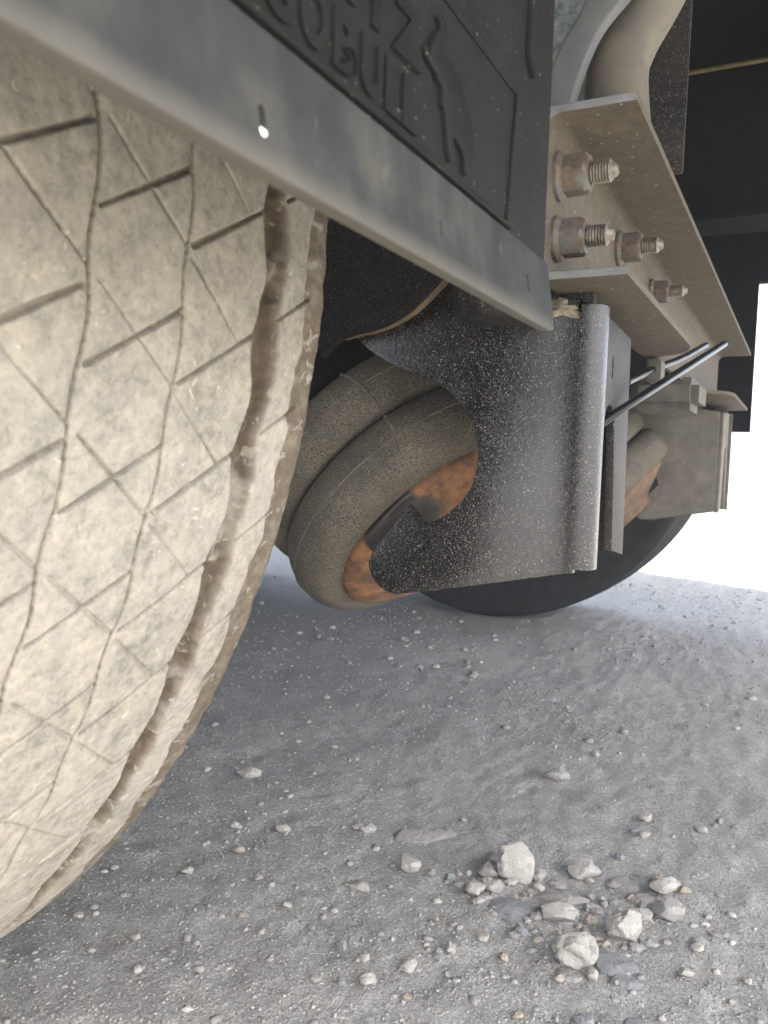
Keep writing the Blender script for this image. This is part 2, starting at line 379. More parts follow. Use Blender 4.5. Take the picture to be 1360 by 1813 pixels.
# ---- tyre
RT, PER = .53, 5.62
def seg_dist(x, s, a, b, per):
    (ax, as_), (bx, bs) = a, b
    best = np.full(x.shape, 9.0)
    base = np.floor((s-as_)/per)
    dx, ds = bx-ax, bs-as_; L2 = dx*dx+ds*ds
    for k in (-1, 0, 1, 2):
        sa = as_+(base+k)*per
        t = np.clip(((x-ax)*dx+(s-sa)*ds)/L2, 0, 1)
        best = np.minimum(best, np.hypot(x-ax-t*dx, s-sa-t*ds))
    return best
def groove(d, w, soft=.0008): return 1-np.clip((d-w/2+soft/2)/soft, 0, 1)
def tyre_mesh(fine=True):
    if fine:
        th = np.concatenate([np.arange(-4, 62, .062), np.arange(62, 356, 2.0)])
        xs = np.concatenate([np.linspace(.012, .125, 20), np.arange(.126, .3375, .00062)])
    else:
        th = np.arange(0, 360, 1.5); xs = np.linspace(.0, .337, 40)
    T, X = np.meshgrid(th, xs, indexing='ij')
    deg = math.pi/180*RT
    S = T*deg; per = PER*deg
    wav = np.sin(2*np.pi*(T-1.7)/PER)
    r = RT-.010*((X-.167)/.16)**2*0.35
    dep = np.zeros_like(X); dirt = np.zeros_like(X)
    if fine:
        jit = noise(T*.5, X*30, seed=5)*.0004
        for x0 in (.101, .147, .193, .239):
            g = groove(np.abs(X-x0-wav*.0012-jit*1.5), .0016, .0006); dep = np.maximum(dep, g*.0040)
            sh = groove(np.abs(X-x0-wav*.0012-.0012), .005, .004)*.6
            dep = np.maximum(dep, sh*.0012)
        def A(x0, t0, x1, t1, w, d):
            nonlocal dep
            if w < .0012: d = d*np.clip(1.2-T/28, .6, 1)
            dd = seg_dist(X, S, (x0, t0*deg), (x1, t1*deg), per)+jit
            dep = np.maximum(dep, groove(dd, w*(1+.2*noise(T*.8, X*25, seed=2)))*d)
        A(.104, 4.2, .145, 1.5, .0018, .0024); A(.150, 4.25, .1905, 1.72, .0020, .0024)
        A(.196, 4.45, .2375, 1.75, .0019, .0024); A(.242, 4.65, .2865, 1.85, .0018, .0024)
        A(.303, 6.55, .328, 5.0, .0016, .0024)
        A(.105, 2.6, .145, 5.5, .0010, .0018); A(.1575, 3.8, .1925, 6.72, .0011, .002)
        A(.1975, 1.45, .2385, 4.85, .0011, .002); A(.2415, 5.2, .276, 8.15, .0011, .002)
        # wide shoulder groove with uneven edges
        eL = .2868+.0022*np.sin(2*np.pi*(T-3.4)/PER*1.0)+.0008*noise(T*1.2, T*0, seed=12)
        eR = .3045+.0016*np.sin(2*np.pi*(T-2.0)/PER)+.0026*noise(T*.45, T*0, seed=14)+.0012*noise(T*2.2, X*60, seed=15)
        gl = np.clip((X-eL)/.0010, 0, 1); gr = np.clip((eR-X)/.0050, 0, 1)
        g = gl*(gr*gr*(3-2*gr)); lump = np.clip(fbm(T*.5, X*70, oct=3, seed=18)-.05, 0, 1)
        dep = np.maximum(dep, g*(.0085-.006*lump*(X > eL+.002)))
        dirt = np.maximum(dirt, np.clip(gl*np.clip((eR+.001-X)/.004, 0, 1)*(1.1-1.3*lump), 0, 1))
        dirt = np.maximum(dirt, (dep > .0012)*.5)
        # mud film at the outer shoulder
        e = X-.3230-.0040*fbm(T*.45, X*45, oct=4, seed=30)
        dirt = np.maximum(dirt, np.clip(e/.0022, 0, 1)*(.95-.35*np.clip(fbm(T*1.2, X*120, oct=3, seed=31), 0, 1)))
        dep = dep + .0009*np.clip(e/.0015, 0, 1)
        dep = dep + .00022*fbm(T*1.1, X*120, oct=4, seed=40) + .0005*fbm(T*.3, X*20, oct=2, seed=41)
    else:
        for x0 in (.055, .101, .147, .193, .239, .289):
            dep = np.maximum(dep, groove(np.abs(X-x0), .008, .004)*.006)
    r = r-dep
    # close with rounded shoulders and sidewalls
    prof = [(.3405, -.0052), (.345, -.0085), (.3485, -.0145), (.351, -.026), (.353, -.055), (.355, -.09), (.356, -.13), (.352, -.17), (.342, -.21), (.325, -.24)]
    profL = [(.334-p[0]-.0, p[1]) for p in prof][::-1]
    nT = len(th)
    def cols(pr):
        px = np.array([p[0] for p in pr]); pr_ = np.array([p[1] for p in pr])
        XX = np.repeat(px[None], nT, 0); RR = RT+np.repeat(pr_[None], nT, 0)
        if fine: 
            nz = fbm(np.repeat(th[:, None], len(pr), 1)*1.0, XX*150, oct=3, seed=50)*.0007
            RR = RR + nz*(pr_[None] > -.05)
        return XX, RR
    XL, RL = cols(profL); XR, RR = cols(prof)
    XA = np.concatenate([XL, X, XR], 1); RA = np.concatenate([RL, r, RR], 1)
    D = np.concatenate([np.full(XL.shape, .8), dirt, np.full(XR.shape, 1.0)], 1)
    TH = np.radians(np.repeat(th[:, None], XA.shape[1], 1))
    V = np.stack([XA, .736-RA*np.cos(TH), RT-RA*np.sin(TH)+0.0], -1).reshape(-1, 3)
    me = mesh_np('tyre', V, grid_faces(nT, XA.shape[1], True))
    a = me.attributes.new('dirt', 'FLOAT', 'POINT'); a.data.foreach_set('value', D.ravel().astype(np.float32))
    return me
def rim_mesh():
    return lathe([(-.10, .29), (-.115, .285), (-.08, .25), (-.05, .24), (0, .20), (.02, .14), (.02, .0), (.03, .0), (.04, .14), (.07, .24), (.115, .285), (.125, .29)], (.167, .736, RT), (1, 0, 0), 48)
wheel = link('wheel', rim_mesh(), GREYSTEEL, root)
tyre = link('tyre', tyre_mesh(), TYRE, wheel, 'pale dusty worn tyre with criss-cross cuts in its tread')
wheel2 = link('wheel', mirror_mesh(rim_mesh()), GREYSTEEL, root)
t2 = mirror_mesh(tyre_mesh(False)); link('tyre', t2, SIDE, wheel2, 'dark tyre on the far side of the trailer')
link('axle', tube([(.30, .736, .53), (2.09, .736, .53)], .062, 32, smooth=0), UNDER, root)

# ---- mudflap
FY = .115
def F(px, py): v = onY(px, py, FY); return (v.x, v.z)
zb, zl = .4717, .5045
def slot(cx, cz, w, h, n=10):
    return [(cx+w/2*math.cos(a)*1, cz+(h/2-w/2)*(1 if math.sin(a) > 0 else -1)+w/2*math.sin(a)) for a in np.linspace(.01, 2*math.pi+.01, 2*n, endpoint=False)]
flap_out = [(-.10, zl-.002), (.3795, zl-.002), (.3745, .95), (-.10, .95)]
flap = link('mudflap', flat([flap_out], FY, FY+.005, mY), FLAP, root, 'black rubber mudflap with embossed lettering')
# bottom strip, its foot kicked back a little
def band_map(u, v, w_):
    k = (zl-v)/(zl-zb); return Vector((u, w_-.0045*max(0, k)**1.3, v))
sl = []
for (px, py, w_, h_) in ((440, 222, .0030, .0075), (763, 407, .0020, .0060), (922, 502, .0030, .0075)):
    x, z = F(px, py); sl.append(slot(x, z, w_, h_))
band_out = []
for u in np.linspace(-.10, .372, 40): band_out.append((u, zb))
band_out += [(.3795, zb+.001), (.383, zb+.006), (.3815, zl-.006)]
for u in np.linspace(.379, -.10, 40): band_out.append((u, zl))
link('bottom_strip', flat([band_out]+sl, FY-.0018, FY+.004, band_map, .0008), BAND, flap, 'grey dust-covered strip along the bottom of the mudflap')
link('ridge', tube([(-.09, FY-.001, zl+.0026), (.327, FY-.001, zl+.0026)], .0011, 10, smooth=0), FLAP, flap)
xr, zt = F(912, 165)
fr = [(-.09, zl+.0045), (F(895, 395)[0], zl+.0045), (xr, zt), (-.09, zt+.002)]
link('raised_frame', tube([(p[0], FY-.0002, p[1]) for p in fr[1:]]+[], .0011, 8, smooth=0), FLAP, flap)
x1, z1 = F(940, 0); x2, z2 = F(938, 130)
link('raised_rib', flat([[(x1-.004, z2+.004), (x1+.0035, z2-.002), (x1+.0035, .95), (x1-.004, .95)]], FY-.0025, FY+.001, mY, .001), FLAP, flap)
LETTER = mat_rubber('black_embossed_rubber', (.010, .010, .010), (.014, .014, .013), .2, (.024, .023, .02), .4)
def letter(ch, x, z, w, h, depth=.0022):
    cu = bpy.data.curves.new('t', 'FONT'); cu.body = ch; cu.size = 1; cu.extrude = .05; cu.offset = .035; cu.bevel_depth = 0
    me = curve_mesh(cu); co = np.array([v.co for v in me.vertices]); mn, mx = co.min(0), co.max(0)
    for v in me.vertices:
        u = (v.co.x-mn[0])/(mx[0]-mn[0]); q = (v.co.y-mn[1])/(mx[1]-mn[1]); t = (v.co.z-mn[2])/(mx[2]-mn[2])
        k = 1-.06*(1-t); 
        v.co = Vector((x+u*w, FY+.001-depth*t, z+q*h))
    link('letter', me, LETTER, flap)
small = [('B', 584, 124), ('U', 634, 150), ('L', 676, 198), ('L', 707, 222)]
zbase = .5105; hs = .0150
lx = [F(p, q)[0] for _, p, q in small]
pitch = (lx[2]-lx[0])/2
for (ch, _, _), x in zip(small, lx): letter(ch, x, zbase, pitch*.72 if ch == 'L' else pitch*.84, hs)
xB = lx[0]
for i, ch in enumerate('OGRAC'):
    letter(ch, xB-(i+1)*pitch*1.07, zbase-.0003, pitch*.88, hs+.0006)
zb2 = zbase+hs+.0042; hb = .0165
xZ = F(692, 110)[0]; xT = F(648, 60)[0]; xI = F(621, 40)[0]
letter('Z', xZ-.0005, zb2, .0195, hb); letter('T', xZ-.0195, zb2, .0165, hb); letter('I', xZ-.0275, zb2, .0045, hb)
for i, ch in enumerate('MHCS'): letter(ch, xZ-.0275-.0185*(i+1)-(.003), zb2, .0160, hb)
em = [(766, 28), (775, 46), (760, 66), (755, 88), (757, 104), (748, 84), (744, 82), (749, 105), (759, 124), (767, 134), (764, 139), (773, 148), (777, 165), (775, 188), (780, 192), (787, 281), (794, 292), (796, 262), (795, 240), (803, 254), (812, 268), (816, 290), (814, 308), (822, 313), (829, 290), (832, 250), (826, 210), (815, 175), (806, 142), (798, 120), (786, 106), (776, 92), (777, 72), (786, 60), (781, 40), (772, 26)]
link('emblem', flat([smooth_loop([F(*p) for p in em], 1)], FY-.0020, FY+.001, mY, .0006), LETTER, flap, 'embossed standing figure emblem')
link('bright_dot', lathe([(-.002, 0), (-.0018, .0010), (-.001, .0016), (0, .0018), (.003, .0018)], (F(441, 239)[0], FY-.0028, F(441, 239)[1]), (0, 1, 0), 20), mat_simple('bright_dot_metal', (.85, .85, .85), .18, .9, 40, .02), flap)  # polished bead added for the bright dot of light at the slot

# ---- channel cross-member with bolts
ZT, ZB, YR, YW = .655, .543, .111, .172
def chan_profile(th=.006, rf=.012):
    inner = []
    inner.append((YR, ZT-th)); 
    for a in np.linspace(0, 90, 8): inner.append((YW-rf+rf*math.sin(math.radians(a)), ZT-th-rf+rf*math.cos(math.radians(a))))
    inner.append((YW, ZB+.0035)); outer = [(YW+th, ZB+.0035), (YW+th, ZT-.006), (YW+th-.006, ZT), (YR, ZT)]
    return inner+outer
XA0, XA1 = .555, 2*1.195-.555
chan = link('cross_channel', flat([chan_profile()], XA0, XA1, mX, .0008), TAN, root, 'dusty tan steel channel with bolts under the trailer')
g = [(XA0, YW-.001), (XA0, YR), (.895, YR), (.925, YR+.006), (.945, YR+.016), (.985, YW-.001)]
def end_mat(me):
    me.materials.append(ENDG)
    for p in me.polygons:
        if abs(p.normal.x) > .93: p.material_index = 1
ENDG = mat_dusty_steel('grey_sheared_edge', (.11, .115, .115), (.15, .152, .15), (.19, .188, .18), 60)
end_mat(chan.data)
gus = link('bottom_flange', flat([g], ZB-.006, ZB, mZ, .0008), TAN, chan)
me_ = mirror_mesh(gus.data); link('bottom_flange', me_, TAN, chan); end_mat(gus.data)
def hexnut(cx, cz, y0, s=1.0):
    bm = bmesh.new()
    def ring(y, r, n=48, hexa=False):
        vs = []
        for i in range(n):
            a = 2*math.pi*i/n+.3; rr = r
            if hexa: rr = r*math.cos(math.pi/6)/math.cos((a % (math.pi/3))-math.pi/6)
            vs.append(bm.verts.new((cx+rr*math.cos(a), y, cz+rr*math.sin(a))))
        return vs
    R = [ring(y0, .0172*s), ring(y0-.003*s, .0172*s), ring(y0-.0055*s, .0150*s), ring(y0-.006*s, .0153*s, hexa=True), ring(y0-.021*s, .0153*s, hexa=True), ring(y0-.0235*s, .0125*s), ring(y0-.024*s, .0085*s)]
    for a, b in zip(R, R[1:]):
        for i in range(48): bm.faces.new((a[i], a[(i+1) % 48], b[(i+1) % 48], b[i]))
    bm.faces.new(R[-1])
    return bm_mesh(bm, smooth=True, angle=28)
def bolt_mesh(cx, cz, y0, s=1.0, ln=.019):
    prof = []; y = 0.0
    while y < ln-.006: prof += [(y, .0068*s), (y+.0006, .0068*s), (y+.0010, .0080*s), (y+.0016, .0080*s)]; y += .0021
    prof += [(ln-.005, .0076*s), (ln-.002, .0050*s), (ln, .0040*s), (ln+.0003, 0)]
    return lathe(prof, (cx, y0, cz), (0, -1, 0), 28)
for px, py, s in ((988, 314, 1.0), (984, 424, .97), (1094, 440, .95), (1152, 518, .9)):
    v = onY(px, py, YW)
    nu = link('nut', hexnut(v.x, v.z, YW, s), NUT, chan); link('bolt', bolt_mesh(v.x, v.z, YW-.0238*s, s), THREAD, chan)

# ---- suspension bracket (folded plate with cheeks)
XC, YB = .600, .140
cheek_px = [(715, 1048), (698, 1043), (680, 1028), (668, 1005), (668, 985), (690, 953), (716, 922), (738, 890), (746, 899), (757, 916), (774, 925), (805, 909), (834, 884), (851, 852), (857, 815), (853, 775), (836, 732), (806, 696), (770, 674), (725, 658), (690, 642), (660, 622), (640, 604), (630, 589), (600, 560), (620, 430), (700, 380)]
pl = [onX(p[0], p[1], XC) for p in cheek_px]; outline = [(v.y, v.z) for v in pl]
RB = .009
outline = smooth_loop(outline[:-3], 1, False)+[(.36, .60), (.21, .60), (.195, .538), (YB+RB, .532), (YB+RB, onX(1000, 1014, XC).z)]
cm_ = flat([outline], XC, XC+.007, mX, .0008)
bm = bmesh.new(); bm.from_mesh(cm_)
for i in range(27):
    bmesh.ops.bisect_plane(bm, geom=bm.verts[:]+bm.edges[:]+bm.faces[:], plane_co=(0, YB+RB+.002+i*.0037, 0), plane_no=(0, 1, 0))
for i in range(14):
    bmesh.ops.bisect_plane(bm, geom=bm.verts[:]+bm.edges[:]+bm.faces[:], plane_co=(0, 0, .33+i*.013), plane_no=(0, 0, 1))
def bow(y, z):
    """gentle press-formed ridge beside the folded edge: the plate leans back, then straightens again"""
    k = min(1, max(0, (.50-z)/.13)); k = .42+.58*k*k*(3-2*k)
    yy = np.linspace(YB, max(y, YB+1e-6), 60)
    sl_ = np.where(yy > .171, np.clip((.245-yy)/.074, 0, 1)**1.3, np.clip((yy-.156)/.015, 0, 1))
    return -k*.40*float(np.mean(sl_))*(yy[-1]-yy[0])
for v in bm.verts: v.co.x += bow(v.co.y, v.co.z)
cm_ = bm_mesh(bm, smooth=True, angle=40)
bracket = link('suspension_bracket', cm_, BLACK, root, 'gloss black steel bracket speckled with pale dust')
def bend_strip():
    """folded corner + gentle ridge, swept in Z"""
    prof = [(XC-.0002, YB+RB+.0015), (XC-.0002, YB+RB-.002), (XC+.0002, YB+.0042), (XC+.0016, YB+.0014), (XC+.0050, YB+.0001), (XC+.012, YB)]
    prof = smooth_loop(prof, 2, False)
    zb0, zb1 = .3345, .3380; rows = 24
    V = []
    for i in range(rows+1):
        k = i/rows
        for (x, y) in prof:
            z = .333*(1-k)+.527*k; V.append((x, y, z))
    n = len(prof); Fc = grid_faces(rows+1, n)
    me = mesh_np('bend', V, Fc)
    bm = bmesh.new(); bm.from_mesh(me); bmesh.ops.recalc_face_normals(bm, faces=bm.faces)
    bmesh.ops.solidify(bm, geom=bm.faces[:], thickness=.006)
    return bm_mesh(bm, smooth=True, angle=60)
link('folded_corner', bend_strip(), BLACK, bracket)
XI = .742
def W(px, py): v = onY(px, py, YB); return (v.x, v.z)
web = [(XC+.012, W(1035, 1010)[1]+.0005), W(1048, 984), W(1060, 860), W(1071, 740), W(1075, 722), W(1080, 716), W(1086, 722), W(1088, 745), W(1086, 860), W(1083, 975), (XI, W(1105, 981)[1]), W(1118, 600), (W(1110, 592)), (XC+.012, .527)]
sl = slot(W(1085, 653)[0], W(1085, 650)[1], .0045, .017)
link('web_plate', flat([web, sl], YB, YB+.007, mY, .0008), BLACK2, bracket)
inner = [(YB+.007, .336), (YB+.007, .522), (.36, .56), (.36, .50), (.27, .44), (.25, .38), (.30, .325), (.28, .31)]
link('inner_cheek', flat([inner], XI-.007, XI, mX, .0008), BLACK2, bracket)

# rusty-edged hanger plate in front of the bracket
XH = .572
hp = [(560, 640), (586, 611), (604, 597), (630, 589), (662, 583), (696, 570), (730, 549), (760, 520), (788, 490), (815, 440), (830, 380), (560, 340)]
ho = smooth_loop([(onX(p, q, XH).y, onX(p, q, XH).z) for p, q in hp], 1)
def rim_only(loop, w0, w1, shrink=0):
    V = []; n = len(loop)
    for (u, v) in loop: V += [(w0, u, v), (w1, u, v)]
    return V, [(2*i, 2*((i+1) % n), 2*((i+1) % n)+1, 2*i+1) for i in range(n)]
hang = link('hanger_plate', flat([ho], XH, XH+.010, mX, .0005), HANG, root, 'black hanger plate with curved rusty edge')
arc = [(onX(p, q, XH).y, onX(p, q, XH).z) for p, q in hp[2:9]]; arc = smooth_loop(arc, 2, False)
V = []; 
for (u, v) in arc: 
    q_ = min(1, len(V)/2/(len(arc)*.75)); V += [(XH+.0102-.0032-.0060*q_, u, v-.0007), (XH+.0102, u, v-.0007)]
Fc = [(2*i, 2*i+2, 2*i+3, 2*i+1) for i in range(len(arc)-1)]
me = mesh_np('edge', V, Fc); bm = bmesh.new(); bm.from_mesh(me); bmesh.ops.solidify(bm, geom=bm.faces[:], thickness=.0006)
link('rusty_edge', bm_mesh(bm, smooth=True, angle=60), mat_simple('dusty_rust_edge', (.14, .10, .06), .85, 0, 60, .4), hang)
# rounded bump pad below the flap corner
v = onX(878, 556, .575)
pad = lathe([(-.052, .034), (-.012, .034), (-.004, .032), (0, .026), (.001, 0)], (v.x, v.y-.002, v.z-.006), (0, 0, -1), 48)
link('bump_pad', pad, BLACK2, root)
# caked dirt and bolt on top of the bracket
def lump(c, r, seed, sub=3, amp=.35, sq=(1, 1, 1), freq=1.6, facet=0):
    bm = bmesh.new(); bmesh.ops.create_icosphere(bm, subdivisions=sub, radius=1)
    co = np.array([v.co for v in bm.verts])
    rr = 1+amp*fbm(co[:, 0]*freq+seed*7.1, co[:, 1]*freq+3, co[:, 2]*freq+9, oct=3, seed=seed)
    if facet:                      # chip flat faces off
        rs = np.random.default_rng(seed)
        for _ in range(facet):
            d = rs.normal(size=3); d /= np.linalg.norm(d); h = rs.uniform(.62, .88)
            p = (co*rr[:, None])@d; rr = np.where(p > h, rr*(h+(p-h)*.12)/np.maximum(p, 1e-6), rr)
    for v, k, q in zip(bm.verts, rr, co): v.co = Vector((c[0]+q[0]*k*r*sq[0], c[1]+q[1]*k*r*sq[1], c[2]+q[2]*k*r*sq[2]))
    return bm_mesh(bm, smooth=True)
v = onX(978, 538, .60); 
link('caked_dirt', lump((v.x+.004, v.y-.002, v.z-.004), .013, 5, 4, .6, (1, 1.3, .6), 2.6), mat_simple('pale_caked_dirt', (.23, .20, .15), .95, 0, 90), bracket)
v = onX(1012, 528, .60)
link('bolt_head', box(v.x, v.x+.014, v.y-.006, v.y+.006, v.z-.008, v.z+.012, .001), BLACK2, bracket)
v = onX(1038, 527, .60)
link('bolt_head', box(v.x, v.x+.014, v.y-.005, v.y+.006, v.z-.012, v.z+.008, .001), BLACK2, bracket)

# ---- air spring
BC = Vector((.765, .351, .366)); BN = Vector((-.147, -.718, -.68)).normalized(); SP = .0640; RO = .1505
def lobe(o0, o1, r_in0, r_out, r_in1, n=22):
    c = (o0+o1)/2; h = (o1-o0)/2; out = []
    for a in np.linspace(-math.pi/2, math.pi/2, n):
        s_, k = math.sin(a), math.cos(a); rin = r_in0 if a < 0 else r_in1
        out.append((c+h*s_, rin+(r_out-rin)*k**.62 if k > 1e-6 else rin))
    return out
prof = [(-SP*2.2, .09), (-SP*1.62, .11)]+lobe(-1.5*SP, -.5*SP-.0005, RO-.030, RO, RO-.024)+lobe(-.5*SP+.0005, .5*SP+.001, RO-.024, RO, RO-.033)+[(.5*SP, RO-.040), (.5*SP-.006, .10)]
bel = link('air_spring', lathe(prof, BC, BN, 160), BELLOW, root, 'ribbed black rubber air spring bellows coated in dust')
q5 = .5*SP
pis = [(q5-.012, .105), (q5-.006, .1145), (q5+.0015, .1165), (q5+.006, .1150), (q5+.011, .1075), (q5+.017, .0950), (q5+.023, .080), (q5+.028, .066), (q5+.033, .055), (q5+.040, .050), (q5+.046, .048), (q5+.047, .0)]
def mat_piston():
    k = M('rusted_piston_with_oil'); 
    c = k.ramp(k.noise(45, 7, .7), [(.3, (.06, .035, .022)), (.46, (.15, .07, .033)), (.6, (.31, .14, .052)), (.78, (.24, .14, .08))])
    # oily black patch on the flank
    dn = k.N.new('ShaderNodeVectorMath'); dn.operation = 'DISTANCE'; k.L.new(k.tc, dn.inputs[0])
    q = OILP; dn.inputs[1].default_value = q
    m = k.math('ADD', dn.outputs['Value'], k.math('MULTIPLY', k.noise(55, 5), .035))
    f = k.rng(m, .052, .060, 1, 0, True)
    c = k.mix(f, c, (.014, .009, .007)); k.set(c, k.rng(f, 0, 1, .85, .30), 0, .8)
    k.bump(k.noise(190, 5, .7), .45, .0012)
    return k.m
e1 = Vector((1, 0, 0)); e1 = (e1-BN*e1.dot(BN)).normalized(); e2 = BN.cross(e1)
def ring_pt(px, py, off, r):
    """nearest point of a ring of the spring to a sight line"""
    Cc = BC+BN*off; d = Vector(ray(px, py)); t = (Cc-Vector((0, 0, CAM_H))).dot(BN)/d.dot(BN)
    p = Vector((0, 0, CAM_H))+d*t-Cc; a = math.atan2(p.dot(e2), p.dot(e1)); return a
aO = ring_pt(694, 925, .5*SP+.014, .1)
OILP = tuple(BC+BN*(.5*SP+.022)+(e1*math.cos(aO)+e2*math.sin(aO))*.102)
link('piston', lathe(pis, BC, BN, 128), mat_piston(), bel, 'rust-orange piston with a glossy black oily patch')
LINE = mat_simple('dusty_raised_rubber_line', (.15, .13, .10), .8, 0, 90)
def ring_line(off, rad, r):
    return tube([BC+BN*off+(e1*math.cos(a)+e2*math.sin(a))*rad for a in np.linspace(0, 2*math.pi, 120, endpoint=False)], r, 6, True, 0)
link('mould_line', ring_line(0, RO+.0004, .0008), LINE, bel); link('mould_line', ring_line(-SP, RO+.0004, .0008), LINE, bel)
aS = ring_pt(703, 780, 0, .15)
def on_bel(off, a, lift=.0): 
    o_, r_ = zip(*prof[2:46]); r = np.interp(off, o_, r_)+lift; return BC+BN*off+(e1*math.cos(a)+e2*math.sin(a))*r
for i, (ofs, da) in enumerate((((-1.45, -.55), .012), ((-.46, .49), .0))):
    pts = [on_bel(SP*q, aS+da+.05*math.sin(q*2.2), .0002) for q in np.linspace(*ofs, 26)]
    link('seam', tube(pts, .0016, 8, False, 0), LINE, bel)
aM = ring_pt(795, 745, .2*SP, .15); loopm = []
for a in np.linspace(0, 2*math.pi, 28, endpoint=False):
    u = math.cos(a)*.085; q = .20*SP+math.copysign(1, math.sin(a))*abs(math.sin(a))**.7*.0045
    if abs(math.cos(a)) < .75: u = math.cos(a)*.1
    loopm.append(on_bel(q, aM+u, .0002))
link('raised_mark', tube(loopm, .0007, 6, True, 0), LINE, bel)
sm = BC-BN*(1.5*SP)
link('top_mount', lathe([(-.06, 0), (-.06, .10), (-.02, .125), (0, .125), (.004, .11)], BC-BN*(1.6*SP), BN, 48), UNDER, bel)
link('trailing_arm', tube([(.67, .56, .43), (.67, .62, .44), (.67, .736, .46), (.67, 1.25, .62)], .04, 12, smooth=1), UNDER, root)

# ---- bent rods / hooks
ROD = mat_simple('gloss_black_rod', (.008, .008, .008), .3, 0, 40, spec=.25)
rp = [onY(1060, 753, .150), onY(1120, 712, .128), onY(1200, 661, .113), onY(1262, 622, .1055), onY(1283, 609, .1035)]
rod = link('lashing_hook', tube(rp, .0030, 14, smooth=1, radii=[.0040, .0034, .0040, .0044, .0042]), ROD, root, 'long black rod poking out beside the bracket')
rp = [onY(1110, 676, .168), onY(1160, 652, .158), onY(1205, 636, .147), onY(1240, 616, .137), onY(1250, 611, .136)]
ar = link('air_line', tube(rp, .0042, 12, smooth=1), ROD, root)
v = onY(1160, 652, .158); link('clamp', box(v.x-.012, v.x+.02, v.y-.008, v.y+.008, v.z-.016, v.z+.010, .002), DUSTB, ar)

# ---- pieces above the channel
XS = .585
st_ = [(1060, -60), (1030, 15), (1003, 62), (976, 112), (958, 205), (1008, 196), (1016, 165), (1033, 112), (1062, 46), (1112, -12), (1150, -60)]
sp_ = [(onX(p, q, XS).y, onX(p, q, XS).z) for p, q in st_]
link('mudguard_stay', flat([smooth_loop([(a, max(b, ZT+.0015)) for a, b in sp_], 2)], XS, XS+.012, mX, .002), GREYSTEEL, root, 'light grey curved flat steel stay')
zz = ZT+.001
bp = onZ(1082, 196, zz)
pp = [Vector((.628, .1375, zz-.001)), onX(1090, 130, .630), onX(1108, 80, .632), onX(1133, 30, .634), onX(1160, -30, .636), onX(1190, -110, .640)]
link('bent_tube', tube(pp, .026, 40, smooth=2, radii=[.0235, .0225, .0230, .0262, .028]), PIPE, root, 'dusty bent steel tube standing on the channel')
link('zinc_plate', flat([[(.13, .66), (.35, .66), (.35, .95), (.13, .95)]], .665, .670, mX), GALV, root)
link('support_plate', box(.72, .727, .1045, .30, ZT+.001, .93, .001), BLACK2, root)

# ---- far side: mirrored copies
for o in (bracket, bel, hang): mirror_part(o, root, {bracket: 'black bracket on the far side', bel: 'dusty air spring on the far side', hang: None}[o])

FARD = mat_dusty_steel('dusty_steel_paled_for_glare', (.11, .10, .085), (.155, .142, .12), (.20, .185, .155), 30, True, .9)  # real dust, with the glare veil also painted into the pale colour
FARR = mat_simple('dusty_rust_dulled_for_glare', (.15, .10, .065), .9, 0, 40)  # rust dulled in its colour for the same far-side veil
for o in list(bpy.data.objects):
    if o.type == 'MESH' and o.parent and (o.parent.name in ('suspension_bracket.001', 'air_spring.001') or o.name == 'suspension_bracket.001'):
        if o.name.startswith('piston'): o.data.materials[0] = FARR; o['label'] = 'dull rusty piston'
        elif o.parent.name.startswith('susp') or o.name.startswith('susp'): o.data.materials[0] = FARD
for o in bpy.data.objects:
    if o.name == 'suspension_bracket.001': o['label'] = 'dusty bracket on the far side, its colour paled for glare'
# ---- body, chassis, cross-members
YR0, YR1 = -1.12, 9.5
link('floor', box(-.10, 2.49, YR0, YR1, 1.22, 1.30, .004), UNDER, root)
link('side_wall', box(-.10, -.07, YR0, YR1, 1.302, 3.9, .004), DUSTB, root); link('side_wall', box(2.46, 2.49, YR0, YR1, 1.302, 3.9, .004), DUSTB, root)
link('rear_wall', box(-.068, 2.458, YR0, YR0+.03, 1.302, 3.9, .004), DUSTB, root); link('roof', box(-.10, 2.49, YR0, YR1, 3.902, 3.96, .004), DUSTB, root)
link('side_rail', box(-.10, -.06, YR0, YR1, .90, 1.218, .003), UNDER, root); link('side_rail', box(2.45, 2.49, YR0, YR1, .93, 1.218, .003), UNDER, root)
BEAMED = mat_simple('ochre_lit_edge', (.14, .11, .05), .7)  # ochre puts the light along the beam flange into the colour
for xb in (.655, 1.735):
    b = link('chassis_beam', box(xb-.005, xb+.005, -.9, YR1, .90, 1.218, .001), UNDER, root)
    link('beam_flange', box(xb-.06, xb+.06, -.9, YR1, .888, .8995, .001), UNDER, b)
zq = onX(1195, 130, 1.60).z
for i in range(14):
    y = -.7+i*.7
    if .15 < y < .3: pass
    cm = link('cross_member', box(-.05, 2.445, y, y+.06, 1.12, 1.218, .002), UNDER, root)
link('lit_flange_edge', tube([(1.61, -.8, zq-.003), (1.60, .1, zq-.003), (1.60, 3, zq-.003)], .0042, 10), BEAMED, root)  # thin tube added as the lit edge of the far beam flange
link('gap_blocker', box(.62, .96, .56, .575, .40, .885, .003), UNDER, root)  # dark box added behind the spring to block the bright gap
link('gap_blocker', box(1.43, 1.77, .56, .575, .40, .885, .003), UNDER, root)  # matching added blocker on the far side
for k_ in (1, 2):
    for src in (wheel, wheel2):
        c_ = src.copy(); C.objects.link(c_); c_.location = (0, 1.31*k_, 0)
        ty = link('tyre', t2 if src is wheel2 else mirror_mesh(t2), SIDE, c_)
    link('axle', tube([(.30, .736+1.31*k_, .53), (2.09, .736+1.31*k_, .53)], .062, 32, smooth=0), UNDER, root)
